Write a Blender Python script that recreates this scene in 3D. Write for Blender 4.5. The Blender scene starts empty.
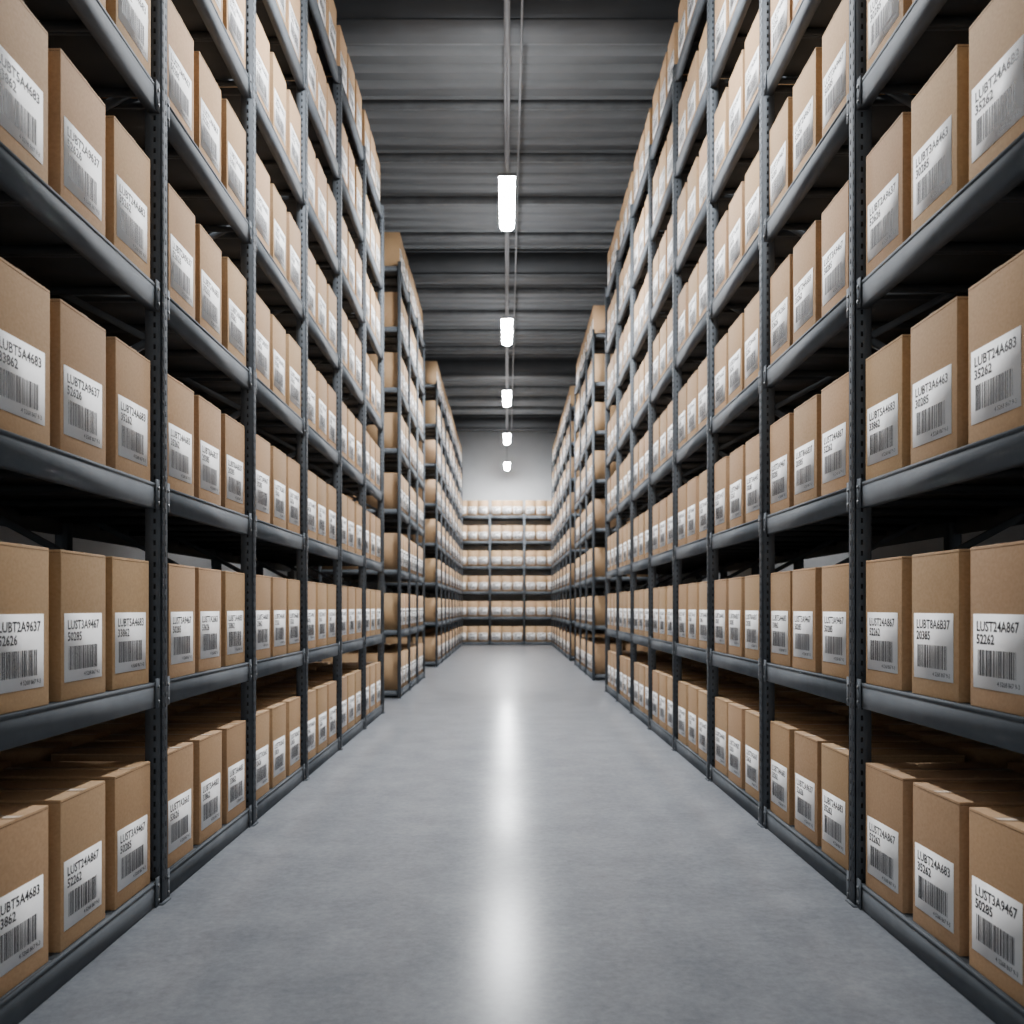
import bpy, math, random
import numpy as np
import bmesh
random.seed(7)

# ------------------------------------------------------------------ dimensions
F = 905.0
L = 1.6                       # aisle half width
HC = 0.854 * L                # camera height
B = F * L * 0.00103           # bay length
SP = 0.567 * L                # level pitch
Z0 = 0.072 * L                # first deck height
DEPTH = 1.22
BW, BH, BD = 0.25 * B, 0.345 * L, 0.55
CEIL = HC + 4.3 * L
YB = F * L / 44.5             # end rack front
YWALL = YB + 0.95
YNEAR = -7.0
XW = 5.2

# ------------------------------------------------------------------ materials
def new_mat(name):
    m = bpy.data.materials.new(name); m.use_nodes = True
    nt = m.node_tree
    return m, nt, nt.nodes["Principled BSDF"]

def N(nt, t, **kw):
    n = nt.nodes.new(t)
    for k, v in kw.items():
        setattr(n, k, v)
    return n

def simple(name, col, rough=0.5, metal=0.0, scale=0, var=0.15, spec=0.5):
    m, nt, b = new_mat(name)
    b.inputs["Roughness"].default_value = rough
    b.inputs["Metallic"].default_value = metal
    b.inputs["Specular IOR Level"].default_value = spec
    tc = N(nt, "ShaderNodeTexCoord")
    no = N(nt, "ShaderNodeTexNoise"); no.inputs["Scale"].default_value = scale or 5
    no.inputs["Detail"].default_value = 4
    nt.links.new(tc.outputs["Object"], no.inputs["Vector"])
    cr = N(nt, "ShaderNodeValToRGB")
    cr.color_ramp.elements[0].position = 0.3; cr.color_ramp.elements[1].position = 0.7
    cr.color_ramp.elements[0].color = tuple(c * (1 - var) for c in col) + (1,)
    cr.color_ramp.elements[1].color = tuple(min(1, c * (1 + var)) for c in col) + (1,)
    nt.links.new(no.outputs["Fac"], cr.inputs["Fac"])
    nt.links.new(cr.outputs["Color"], b.inputs["Base Color"])
    return m

def cardboard():
    m, nt, b = new_mat("cardboard")
    b.inputs["Roughness"].default_value = 0.8
    b.inputs["Specular IOR Level"].default_value = 0.2
    tc = N(nt, "ShaderNodeTexCoord")
    at = N(nt, "ShaderNodeAttribute"); at.attribute_name = "tint"
    mp = N(nt, "ShaderNodeMapping"); mp.inputs["Scale"].default_value = (70, 70, 90)
    no = N(nt, "ShaderNodeTexNoise"); no.inputs["Scale"].default_value = 1.0
    no.inputs["Detail"].default_value = 4
    nt.links.new(tc.outputs["Object"], mp.inputs["Vector"])
    nt.links.new(mp.outputs["Vector"], no.inputs["Vector"])
    cr = N(nt, "ShaderNodeValToRGB")
    cr.color_ramp.elements[0].position = 0.25; cr.color_ramp.elements[1].position = 0.75
    cr.color_ramp.elements[0].color = (0.370, 0.234, 0.128, 1)
    cr.color_ramp.elements[1].color = (0.450, 0.298, 0.170, 1)
    nt.links.new(no.outputs["Fac"], cr.inputs["Fac"])
    mul = N(nt, "ShaderNodeMix", data_type="RGBA", blend_type="MULTIPLY")
    mul.inputs["Factor"].default_value = 1.0
    nt.links.new(cr.outputs["Color"], mul.inputs["A"]); nt.links.new(at.outputs["Color"], mul.inputs["B"])
    nt.links.new(mul.outputs["Result"], b.inputs["Base Color"])
    return m

M_CARD = cardboard()
M_EDGE = simple("cardboard_seam", (0.13, 0.075, 0.035), 0.9)
M_TAPE = simple("packing_tape", (0.36, 0.23, 0.12), 0.4)
M_LABEL = simple("label_paper", (0.92, 0.92, 0.92), 0.55, scale=20, var=0.02)
M_INK = simple("label_ink", (0.04, 0.04, 0.045), 0.6)
M_STEEL = simple("rack_steel", (0.092, 0.104, 0.118), 0.75, 0.0, scale=9, var=0.10, spec=0.25)
M_HOLE = simple("rack_slot_dark", (0.008, 0.009, 0.010), 0.9)
M_BOLT = simple("bolt_steel", (0.16, 0.17, 0.18), 0.5, 0.4)
M_DECK = simple("shelf_deck_steel", (0.05, 0.056, 0.063), 0.75, 0.0, scale=4, var=0.12, spec=0.25)

def floor_mat():
    m, nt, b = new_mat("polished_concrete")
    tc = N(nt, "ShaderNodeTexCoord")
    n1 = N(nt, "ShaderNodeTexNoise"); n1.inputs["Scale"].default_value = 2.2; n1.inputs["Detail"].default_value = 10; n1.inputs["Roughness"].default_value = 0.75
    n2 = N(nt, "ShaderNodeTexNoise"); n2.inputs["Scale"].default_value = 26; n2.inputs["Detail"].default_value = 6; n2.inputs["Roughness"].default_value = 0.75
    nt.links.new(tc.outputs["Object"], n1.inputs["Vector"]); nt.links.new(tc.outputs["Object"], n2.inputs["Vector"])
    ad = N(nt, "ShaderNodeMix", data_type="FLOAT"); ad.inputs["Factor"].default_value = 0.45
    nt.links.new(n1.outputs["Fac"], ad.inputs["A"]); nt.links.new(n2.outputs["Fac"], ad.inputs["B"])
    cr = N(nt, "ShaderNodeValToRGB")
    cr.color_ramp.elements[0].position = 0.38; cr.color_ramp.elements[1].position = 0.62
    cr.color_ramp.elements[0].color = (0.190, 0.203, 0.226, 1)
    cr.color_ramp.elements[1].color = (0.315, 0.331, 0.358, 1)
    nt.links.new(ad.outputs["Result"], cr.inputs["Fac"]); nt.links.new(cr.outputs["Color"], b.inputs["Base Color"])
    # machine-polished lengthwise along the aisle
    b.inputs["Roughness"].default_value = 0.28
    b.inputs["Anisotropic"].default_value = 0.65
    tg = N(nt, "ShaderNodeCombineXYZ"); tg.inputs["Y"].default_value = 1.0
    nt.links.new(tg.outputs["Vector"], b.inputs["Tangent"])
    b.inputs["Specular IOR Level"].default_value = 0.5
    return m
M_FLOOR = floor_mat()
M_WALL = simple("painted_wall", (0.60, 0.62, 0.64), 0.8, scale=1.5, var=0.05)
M_CEIL = simple("roof_deck_paint", (0.120, 0.125, 0.130), 0.8, 0.0, scale=2, var=0.06, spec=0.2)
M_BEAM = simple("roof_beam_paint", (0.055, 0.058, 0.062), 0.7, 0.0, scale=2, var=0.1, spec=0.3)
M_PURLIN = simple("purlin_galvanised", (0.12, 0.125, 0.13), 0.8, 0.0, spec=0.2)
M_CONDUIT = simple("conduit_metal", (0.10, 0.10, 0.105), 0.6, 0.0)
def emis(name, s):
    m, nt, b = new_mat(name)
    b.inputs["Base Color"].default_value = (0.9, 0.9, 0.9, 1)
    b.inputs["Emission Color"].default_value = (0.96, 0.98, 1.0, 1)
    b.inputs["Emission Strength"].default_value = s
    return m
M_LAMP = emis("lamp_diffuser", 490.0)
M_CEIL_FILL = emis("added_ceiling_fill", 100.0)  # glow added to brighten the ceiling, not a known part of the lamps

# ------------------------------------------------------------------ mesh accumulator
class Acc:
    def __init__(s):
        s.v = []; s.loops = []; s.tot = []; s.mat = []; s.tint = []; s.n = 0
    def add(s, verts, loops, tot, mats, tint=(1, 1, 1)):
        verts = np.asarray(verts, dtype=np.float32)
        s.v.append(verts); s.loops.append(np.asarray(loops, dtype=np.int32) + s.n)
        s.tot.append(np.asarray(tot, dtype=np.int32)); s.mat.append(np.asarray(mats, dtype=np.int32))
        s.tint.append(np.tile(np.array(tint + (1.0,), dtype=np.float32), (len(verts), 1)))
        s.n += len(verts)
    BF = np.array([0,3,2,1, 4,5,6,7, 0,1,5,4, 1,2,6,5, 2,3,7,6, 3,0,4,7])
    def box(s, x0, x1, y0, y1, z0, z1, mat=0):
        v = [(x0,y0,z0),(x1,y0,z0),(x1,y1,z0),(x0,y1,z0),(x0,y0,z1),(x1,y0,z1),(x1,y1,z1),(x0,y1,z1)]
        s.add(v, s.BF, [4]*6, [mat]*6)
    def bar(s, p, q, w, t, mat=0):
        p = np.array(p, float); q = np.array(q, float); d = q - p; d /= np.linalg.norm(d)
        n = np.cross(d, (1, 0, 0)); n /= np.linalg.norm(n); n *= w / 2; x = np.array([t / 2, 0, 0])
        v = [p-n-x, p+n-x, p+n+x, p-n+x, q-n-x, q+n-x, q+n+x, q-n+x]
        s.add(v, s.BF, [4]*6, [mat]*6)
    def cyl(s, c0, c1, r, mat=0, seg=12):
        c0 = np.array(c0, float); c1 = np.array(c1, float); d = c1 - c0; d /= np.linalg.norm(d)
        a = np.cross(d, (0.3, 0.5, 0.81)); a /= np.linalg.norm(a); b2 = np.cross(d, a)
        ring = [math.cos(i*2*math.pi/seg)*a*r + math.sin(i*2*math.pi/seg)*b2*r for i in range(seg)]
        v = [c0+o for o in ring] + [c1+o for o in ring]
        lo = []; tot = []
        for i in range(seg):
            j = (i+1) % seg; lo += [i, j, seg+j, seg+i]; tot.append(4)
        lo += list(range(seg))[::-1]; tot.append(seg); lo += list(range(seg, 2*seg)); tot.append(seg)
        s.add(v, lo, tot, [mat]*len(tot))
    def obj(s, name, mats, bevel=0.0, parent=None):
        me = bpy.data.meshes.new(name)
        v = np.concatenate(s.v); lo = np.concatenate(s.loops); tot = np.concatenate(s.tot); mi = np.concatenate(s.mat)
        me.vertices.add(len(v)); me.vertices.foreach_set("co", v.ravel())
        me.loops.add(len(lo)); me.loops.foreach_set("vertex_index", lo)
        me.polygons.add(len(tot))
        st = np.concatenate([[0], np.cumsum(tot)[:-1]]).astype(np.int32)
        me.polygons.foreach_set("loop_start", st); me.polygons.foreach_set("loop_total", tot)
        for m_ in mats: me.materials.append(m_)
        me.polygons.foreach_set("material_index", mi)
        me.update(calc_edges=True); me.validate()
        at = me.color_attributes.new("tint", 'FLOAT_COLOR', 'POINT')
        at.data.foreach_set("color", np.concatenate(s.tint).ravel())
        o = bpy.data.objects.new(name, me); bpy.context.collection.objects.link(o)
        if bevel:
            md = o.modifiers.new("bevel", 'BEVEL'); md.width = bevel; md.segments = 1; md.limit_method = 'ANGLE'
        if parent: o.parent = parent
        return o

# ------------------------------------------------------------------ box templates
def text_arrays(body, size, x, z, bold=0.0):
    cu = bpy.data.curves.new("t", 'FONT'); cu.body = body; cu.size = size; cu.offset = bold
    cu.resolution_u = 2
    o = bpy.data.objects.new("t", cu); bpy.context.collection.objects.link(o)
    bpy.context.view_layer.update()
    dg = bpy.context.evaluated_depsgraph_get()
    me = o.evaluated_get(dg).to_mesh()
    vs = np.array([(v.co.x + x, 0.0, v.co.y + z) for v in me.vertices], dtype=np.float32)
    lo = [i for p in me.polygons for i in p.vertices]; tot = [len(p.vertices) for p in me.polygons]
    o.evaluated_get(dg).to_mesh_clear()
    bpy.data.objects.remove(o)
    return vs, lo, tot

def box_template(detail, variant):
    a = Acc()
    bm = bmesh.new(); bmesh.ops.create_cube(bm, size=1)
    for v in bm.verts:
        v.co.x = (v.co.x + .5) * BW; v.co.y = (v.co.y + .5) * BD; v.co.z = (v.co.z + .5) * BH
    if detail:
        bmesh.ops.bevel(bm, geom=list(bm.edges), offset=0.003, segments=2, affect='EDGES', profile=0.6)
    bm.verts.index_update()
    vs = [tuple(v.co) for v in bm.verts]; lo = [v.index for f in bm.faces for v in f.verts]; tot = [len(f.verts) for f in bm.faces]
    a.add(vs, lo, tot, [0]*len(tot)); bm.free()
    a.box(BW/2-0.028, BW/2+0.028, 0.0, BD, BH, BH+0.0012, 2)
    if detail:
        a.box(0.004, BW-0.004, -0.0008, 0.001, BH-0.011, BH-0.0095, 1)
        for x in (-0.0008, BW-0.0005):
            a.box(x, x+0.0013, 0.004, BD-0.004, BH-0.011, BH-0.0095, 1)
    lx0, lx1 = 0.024, BW-0.040
    lz0, lz1 = 0.042*L, 0.200*L
    lw, lh = lx1-lx0, lz1-lz0
    a.box(lx0, lx1, -0.0018, 0.0, lz0, lz1, 3)
    yi = -0.0024
    def quad(x0, x1, z0, z1):
        a.add([(x0,yi,z0),(x1,yi,z0),(x1,yi,z1),(x0,yi,z1)], [0,1,2,3], [4], [4])
    r = random.Random(100+variant)
    x = lx0 + 0.10*lw; xe = lx0 + 0.86*lw
    bz0, bz1 = lz0+0.17*lh, lz0+0.52*lh
    while x < xe:
        w = r.choice([0.0035, 0.0035, 0.006, 0.009])
        quad(x, min(x+w, xe), bz0, bz1); x += w + r.choice([0.003, 0.003, 0.005, 0.007])
    if detail:
        codes = [("LUBT2A9637", "52626"), ("LUBT3A6463", "30285"), ("LUST24A867", "52262"), ("LUBT5A4683", "33862"),
                 ("LUST7A2663", "53626"), ("LUBT8A6B37", "20385"), ("LUBT24A683", "35262"), ("LUST3A9467", "50285")]
        c = codes[variant % 8]
        for body, size, tx, tz, bold in ((c[0], 0.048, lx0+0.07*lw, lz0+0.77*lh, 0.0010), (c[1], 0.046, lx0+0.07*lw, lz0+0.60*lh, 0.0012),
                                   ("4 5268 867 9-3", 0.022, lx0+0.50*lw, lz0+0.06*lh, 0.0002)):
            vs, lo, tot = text_arrays(body, size, tx, tz, bold)
            mxw = vs[:, 0].max() - tx
            lim = lx0 + 0.93*lw - tx
            if mxw > lim: vs[:, 0] = tx + (vs[:, 0]-tx) * lim / mxw
            vs[:, 1] = yi
            a.add(vs, lo, tot, [4]*len(tot))
    else:
        quad(lx0+.06*lw, lx0+.85*lw, lz0+.78*lh, lz0+.90*lh); quad(lx0+.06*lw, lx0+.5*lw, lz0+.60*lh, lz0+.71*lh)
    return [np.concatenate(a.v), np.concatenate(a.loops), np.concatenate(a.tot), np.concatenate(a.mat)]

T_HI = [box_template(True, i) for i in range(8)]
T_LO = [box_template(False, i) for i in range(3)]
def plain_template():
    a = Acc(); a.box(0, BW, 0, BD, 0, BH, 0); a.box(BW/2-0.028, BW/2+0.028, 0, BD, BH, BH+0.0012, 2)
    return [np.concatenate(a.v), np.concatenate(a.loops), np.concatenate(a.tot), np.concatenate(a.mat)]
T_PL = plain_template()

# ------------------------------------------------------------------ racks
def near_ok(hi, ua, ub):
    return hi is not None and ub > hi[0] and ua < hi[1]

def build_rack(u0, nb, rot, loc, levels=8, depth=DEPTH, hi=None, bay=B, back_row=True, flip=False, nbox=3):
    """u0 first post, nb bays.  local x = along rack, -y = front."""
    a = Acc(); c = Acc()
    PW = 0.075
    ptop = Z0 + (levels-1)*SP + 0.06
    BHH = 0.070*L
    for i in range(nb+1):
        u = u0 + i*bay
        for (y0, s) in ((-0.014, 1), (depth, -1)):
            ya, yb = (y0, y0+0.004) if s > 0 else (y0-0.004, y0)
            a.box(u-PW/2, u+PW/2, ya, yb, 0, ptop, 0)
            fl = 0.075 if hi is not None else 0.045
            ya, yb = (y0, y0+fl) if s > 0 else (y0-fl, y0)
            a.box(u-PW/2, u-PW/2+0.004, ya, yb, 0, ptop, 0)
            a.box(u+PW/2-0.004, u+PW/2, ya, yb, 0, ptop, 0)
            a.box(u-PW/2-0.012, u+PW/2+0.012, ya-0.012 if s > 0 else ya, yb, 0, 0.008, 0)
        if near_ok(hi, u-0.1, u+0.1):
            z = 0.10
            while z < ptop-0.03:
                for du in (-0.017, 0.017):
                    a.box(u+du-0.005, u+du+0.005, -0.0146, -0.0138, z, z+0.022, 1)
                for sx in (-PW/2-0.0006, PW/2-0.0002):
                    a.box(u+sx, u+sx+0.0008, 0.012, 0.022, z, z+0.022, 1)
                z += 0.05
        if hi is not None:
            z = 0.2; k = 0
            while z + 0.6 < ptop:
                p, q = (0.05, depth-0.05) if k % 2 == 0 else (depth-0.05, 0.05)
                a.bar((u, p, z), (u, q, z+0.6), 0.03, 0.03, 0)
                if k % 3 == 0: a.bar((u, 0.05, z), (u, depth-0.05, z), 0.03, 0.03, 0)
                z += 0.6; k += 1
        else:
            for lv in range(levels):
                z = Z0 + lv*SP - 0.04
                a.bar((u, 0.0, z), (u, depth, z), 0.07, 0.03, 0)
    for i in range(nb):
        ua, ub = u0+i*bay+PW/2, u0+(i+1)*bay-PW/2
        for lv in range(levels):
            zt = Z0 + lv*SP
            for (ya, yb) in ((0.0, 0.045), (depth-0.045, depth)):
                a.box(ua, ub, ya, yb, zt-BHH, zt-0.004, 0)
            a.box(ua, ub, -0.002, 0.012, zt-0.014, zt, 0)
            for (ca, cb) in ((ua, ua+0.045), (ub-0.045, ub)):
                a.box(ca, cb, -0.008, -0.003, zt-BHH-0.004, zt+0.018, 0)
                if near_ok(hi, ua, ub):
                    for bz in (zt-BHH+0.025, zt-0.02):
                        a.cyl(((ca+cb)/2, -0.008, bz), ((ca+cb)/2, -0.013, bz), 0.008, 2, 8)
            for p in range(3):
                pa = ua + (ub-ua)*p/3 + 0.002; pb = ua + (ub-ua)*(p+1)/3 - 0.002
                a.box(pa, pb, 0.012, depth-0.01, zt-0.006, zt-0.0005, 3)
                if lv > 0:
                    a.box(pa, pa+0.02, 0.045, depth-0.045, zt-0.04, zt-0.006, 3)
                    a.box(pb-0.02, pb, 0.045, depth-0.045, zt-0.04, zt-0.006, 3)
            for k in range(nbox):
                if bay > 1.28: off = (0.080 + 0.305*k)*bay if not flip else (0.060 + 0.305*k)*bay
                else: off = 0.05 + k*(bay-0.08)/nbox
                uu = u0 + i*bay + off + random.uniform(-0.006, 0.006)
                T = random.choice(T_HI if near_ok(hi, ua, ub) else T_LO)
                g = random.uniform(0.90, 1.06); tint = (g, g*random.uniform(0.975, 1.01), g*random.uniform(0.95, 1.02))
                v = T[0].copy()
                an = random.uniform(-0.010, 0.010); cs, sn = math.cos(an), math.sin(an)
                x = v[:, 0]-BW/2; y = v[:, 1]-BD/2
                v[:, 0] = x*cs-y*sn + BW/2 + uu; v[:, 1] = x*sn+y*cs + BD/2 + 0.012 + random.uniform(0, 0.010)
                v[:, 2] += zt + 0.0003
                c.add(v, T[1], T[2], T[3], tint)
                if back_row:
                    v = T_PL[0].copy(); v[:, 0] += uu; v[:, 1] += depth - BD - 0.02; v[:, 2] += zt + 0.0003
                    c.add(v, T_PL[1], T_PL[2], T_PL[3], tint)
    r = a.obj("storage_rack", [M_STEEL, M_HOLE, M_BOLT, M_DECK])
    bx = c.obj("cardboard_boxes", [M_CARD, M_EDGE, M_TAPE, M_LABEL, M_INK])
    for o in (r, bx):
        o.rotation_euler = (0, 0, rot); o.location = loc
    return r, bx

P1 = 2.81
LR = math.pi/2
build_rack(B*(P1-3), 8, LR, (-L, 0, 0), hi=(0.5*B, 7.8*B))
build_rack(F*L/107, 3, LR, (-L, 0, 0), bay=B*0.88)
build_rack(F*L/70, 8, LR, (-L, 0, 0), bay=(YB-0.25-F*L/70)/8)
RR = -math.pi/2
P1R = 2.79
build_rack(-B*(P1R+7), 10, RR, (L, 0, 0), hi=(-9.8*B, -0.5*B), flip=True)
s2 = F*L/86; e2 = F*L/68
build_rack(-e2, 3, RR, (L, 0, 0), bay=(e2-s2)/3, flip=True)
s3 = F*L/63; e3 = YB-0.25
build_rack(-e3, 6, RR, (L, 0, 0), bay=(e3-s3)/6, flip=True)
build_rack(-1.86, 3, 0, (0, YB, 0), levels=6, depth=0.75, bay=1.24, back_row=False, nbox=3)

# ------------------------------------------------------------------ shell
def slab(name, x0, x1, y0, y1, z0, z1, mat):
    a = Acc(); a.box(x0, x1, y0, y1, z0, z1); return a.obj(name, [mat])
slab("floor", -XW-0.2, XW+0.2, YNEAR, YWALL+0.2, -0.2, 0.0, M_FLOOR)
slab("wall_back", -XW, XW, YWALL, YWALL+0.2, 0, CEIL, M_WALL)
slab("wall_left", -XW-0.2, -XW, YNEAR, YWALL+0.2, 0, CEIL, M_WALL)
slab("wall_right", XW, XW+0.2, YNEAR, YWALL+0.2, 0, CEIL, M_WALL)
a = Acc()
a.box(-XW-0.2, XW+0.2, YNEAR, YWALL+0.2, CEIL, CEIL+0.2, 0)
y = YNEAR + 0.1
while y < YWALL-0.1:
    z1 = CEIL; z0 = CEIL-0.03
    v = [(-XW, y, z1), (-XW, y+0.03, z0), (-XW, y+0.15, z0), (-XW, y+0.18, z1), (XW, y, z1), (XW, y+0.03, z0), (XW, y+0.15, z0), (XW, y+0.18, z1)]
    a.add(v, [0,1,5,4, 1,2,6,5, 2,3,7,6], [4]*3, [0]*3)
    y += 0.36
a.obj("ceiling", [M_CEIL])
a = Acc()
y = YNEAR + 0.5
while y < YWALL-0.2:
    a.box(-XW, XW, y, y+0.008, CEIL-0.14, CEIL-0.03, 0)
    a.box(-XW, XW, y, y+0.06, CEIL-0.148, CEIL-0.14, 0)
    a.box(-XW, XW, y, y+0.06, CEIL-0.038, CEIL-0.03, 0)
    y += 1.44
a.obj("roof_purlins", [M_PURLIN])
y = 17.3 - 7.5*3
while y < YWALL:
    a = Acc()
    a.box(-XW, XW, y, y+0.40, CEIL-0.53, CEIL-0.50, 0)
    a.box(-XW, XW, y+0.02, y+0.06, CEIL-0.50, CEIL-0.09, 0)
    a.box(-XW, XW, y, y+0.40, CEIL-0.09, CEIL-0.06, 0)
    a.obj("roof_beam", [M_BEAM])
    y += 7.5

# ------------------------------------------------------------------ pendant lights
HL = 3.05*L
ZL = HC + HL
def lamp(y):
    ln, w = 1.36, 0.19
    e = bpy.data.objects.new("pendant_light", None); bpy.context.collection.objects.link(e)
    e.location = (0, y, ZL)
    a = Acc()
    a.box(-w/2, w/2, -ln/2, ln/2, 0.0, 0.03, 0)
    a.box(-w/2-0.003, w/2+0.003, -ln/2-0.008, -ln/2, -0.005, 0.03, 0)
    a.box(-w/2-0.003, w/2+0.003, ln/2, ln/2+0.008, -0.005, 0.03, 0)
    a.obj("housing", [M_CONDUIT], 0.003, e)
    a = Acc(); seg = 6
    prof = [(-math.cos(math.pi*i/seg)*(w/2-0.004), -math.sin(math.pi*i/seg)*0.06) for i in range(seg+1)]
    v = [(p[0], -ln/2, p[1]) for p in prof] + [(p[0], ln/2, p[1]) for p in prof]
    lo = []
    for i in range(seg): lo += [i, i+1, seg+2+i, seg+1+i]
    lo += list(range(seg+1)) + list(range(seg+1, 2*seg+2))[::-1]
    a.add(v, lo, [4]*seg + [seg+1]*2, [0]*(seg+2))
    a.obj("diffuser", [M_LAMP], 0, e)
    a = Acc()
    a.add([(-w/2+.02, -ln/2+.1, .034), (w/2-.02, -ln/2+.1, .034), (w/2-.02, ln/2-.1, .034), (-w/2+.02, ln/2-.1, .034)], [0,1,2,3], [4], [0])
    a.obj("added_fill_strip", [M_CEIL_FILL], 0, e)  # added emissive strip above the housing, lifts the ceiling brightness
    a = Acc()
    for dy in (-0.63, 0.63):
        a.cyl((0, dy, 0.03), (0, dy, CEIL-0.61-ZL), 0.005, 0, 8)
        a.box(-0.02, 0.02, dy-0.02, dy+0.02, 0.03, 0.05, 0)
    a.obj("suspension", [M_CONDUIT], 0, e)
for k in range(-1, 5):
    lamp(F*HL*(0.002475 + 0.001150*k))
a = Acc()
a.box(-0.035, 0.035, YNEAR+0.2, YWALL-0.05, CEIL-0.60, CEIL-0.535, 0)
a.cyl((0.16, YNEAR+0.2, CEIL-0.56), (0.16, YWALL-0.05, CEIL-0.56), 0.014, 0, 10)
a.obj("lighting_conduit", [M_CONDUIT])

# ------------------------------------------------------------------ world, camera
w = bpy.data.worlds.new("world"); bpy.context.scene.world = w; w.use_nodes = True
bg = w.node_tree.nodes["Background"]
bg.inputs["Color"].default_value = (0.93, 0.97, 1.0, 1); bg.inputs["Strength"].default_value = 1.3

cam = bpy.data.cameras.new("camera"); co = bpy.data.objects.new("camera", cam)
bpy.context.collection.objects.link(co)
co.location = (0, 0, HC); co.rotation_euler = (math.pi/2, 0, 0)
cam.sensor_width = 36; cam.lens = F/1024*36
cam.shift_x = 5/1024; cam.shift_y = 95/1024
cam.clip_end = 200
cam.dof.use_dof = True; cam.dof.focus_distance = 4.5; cam.dof.aperture_fstop = 2.6
bpy.context.scene.camera = co
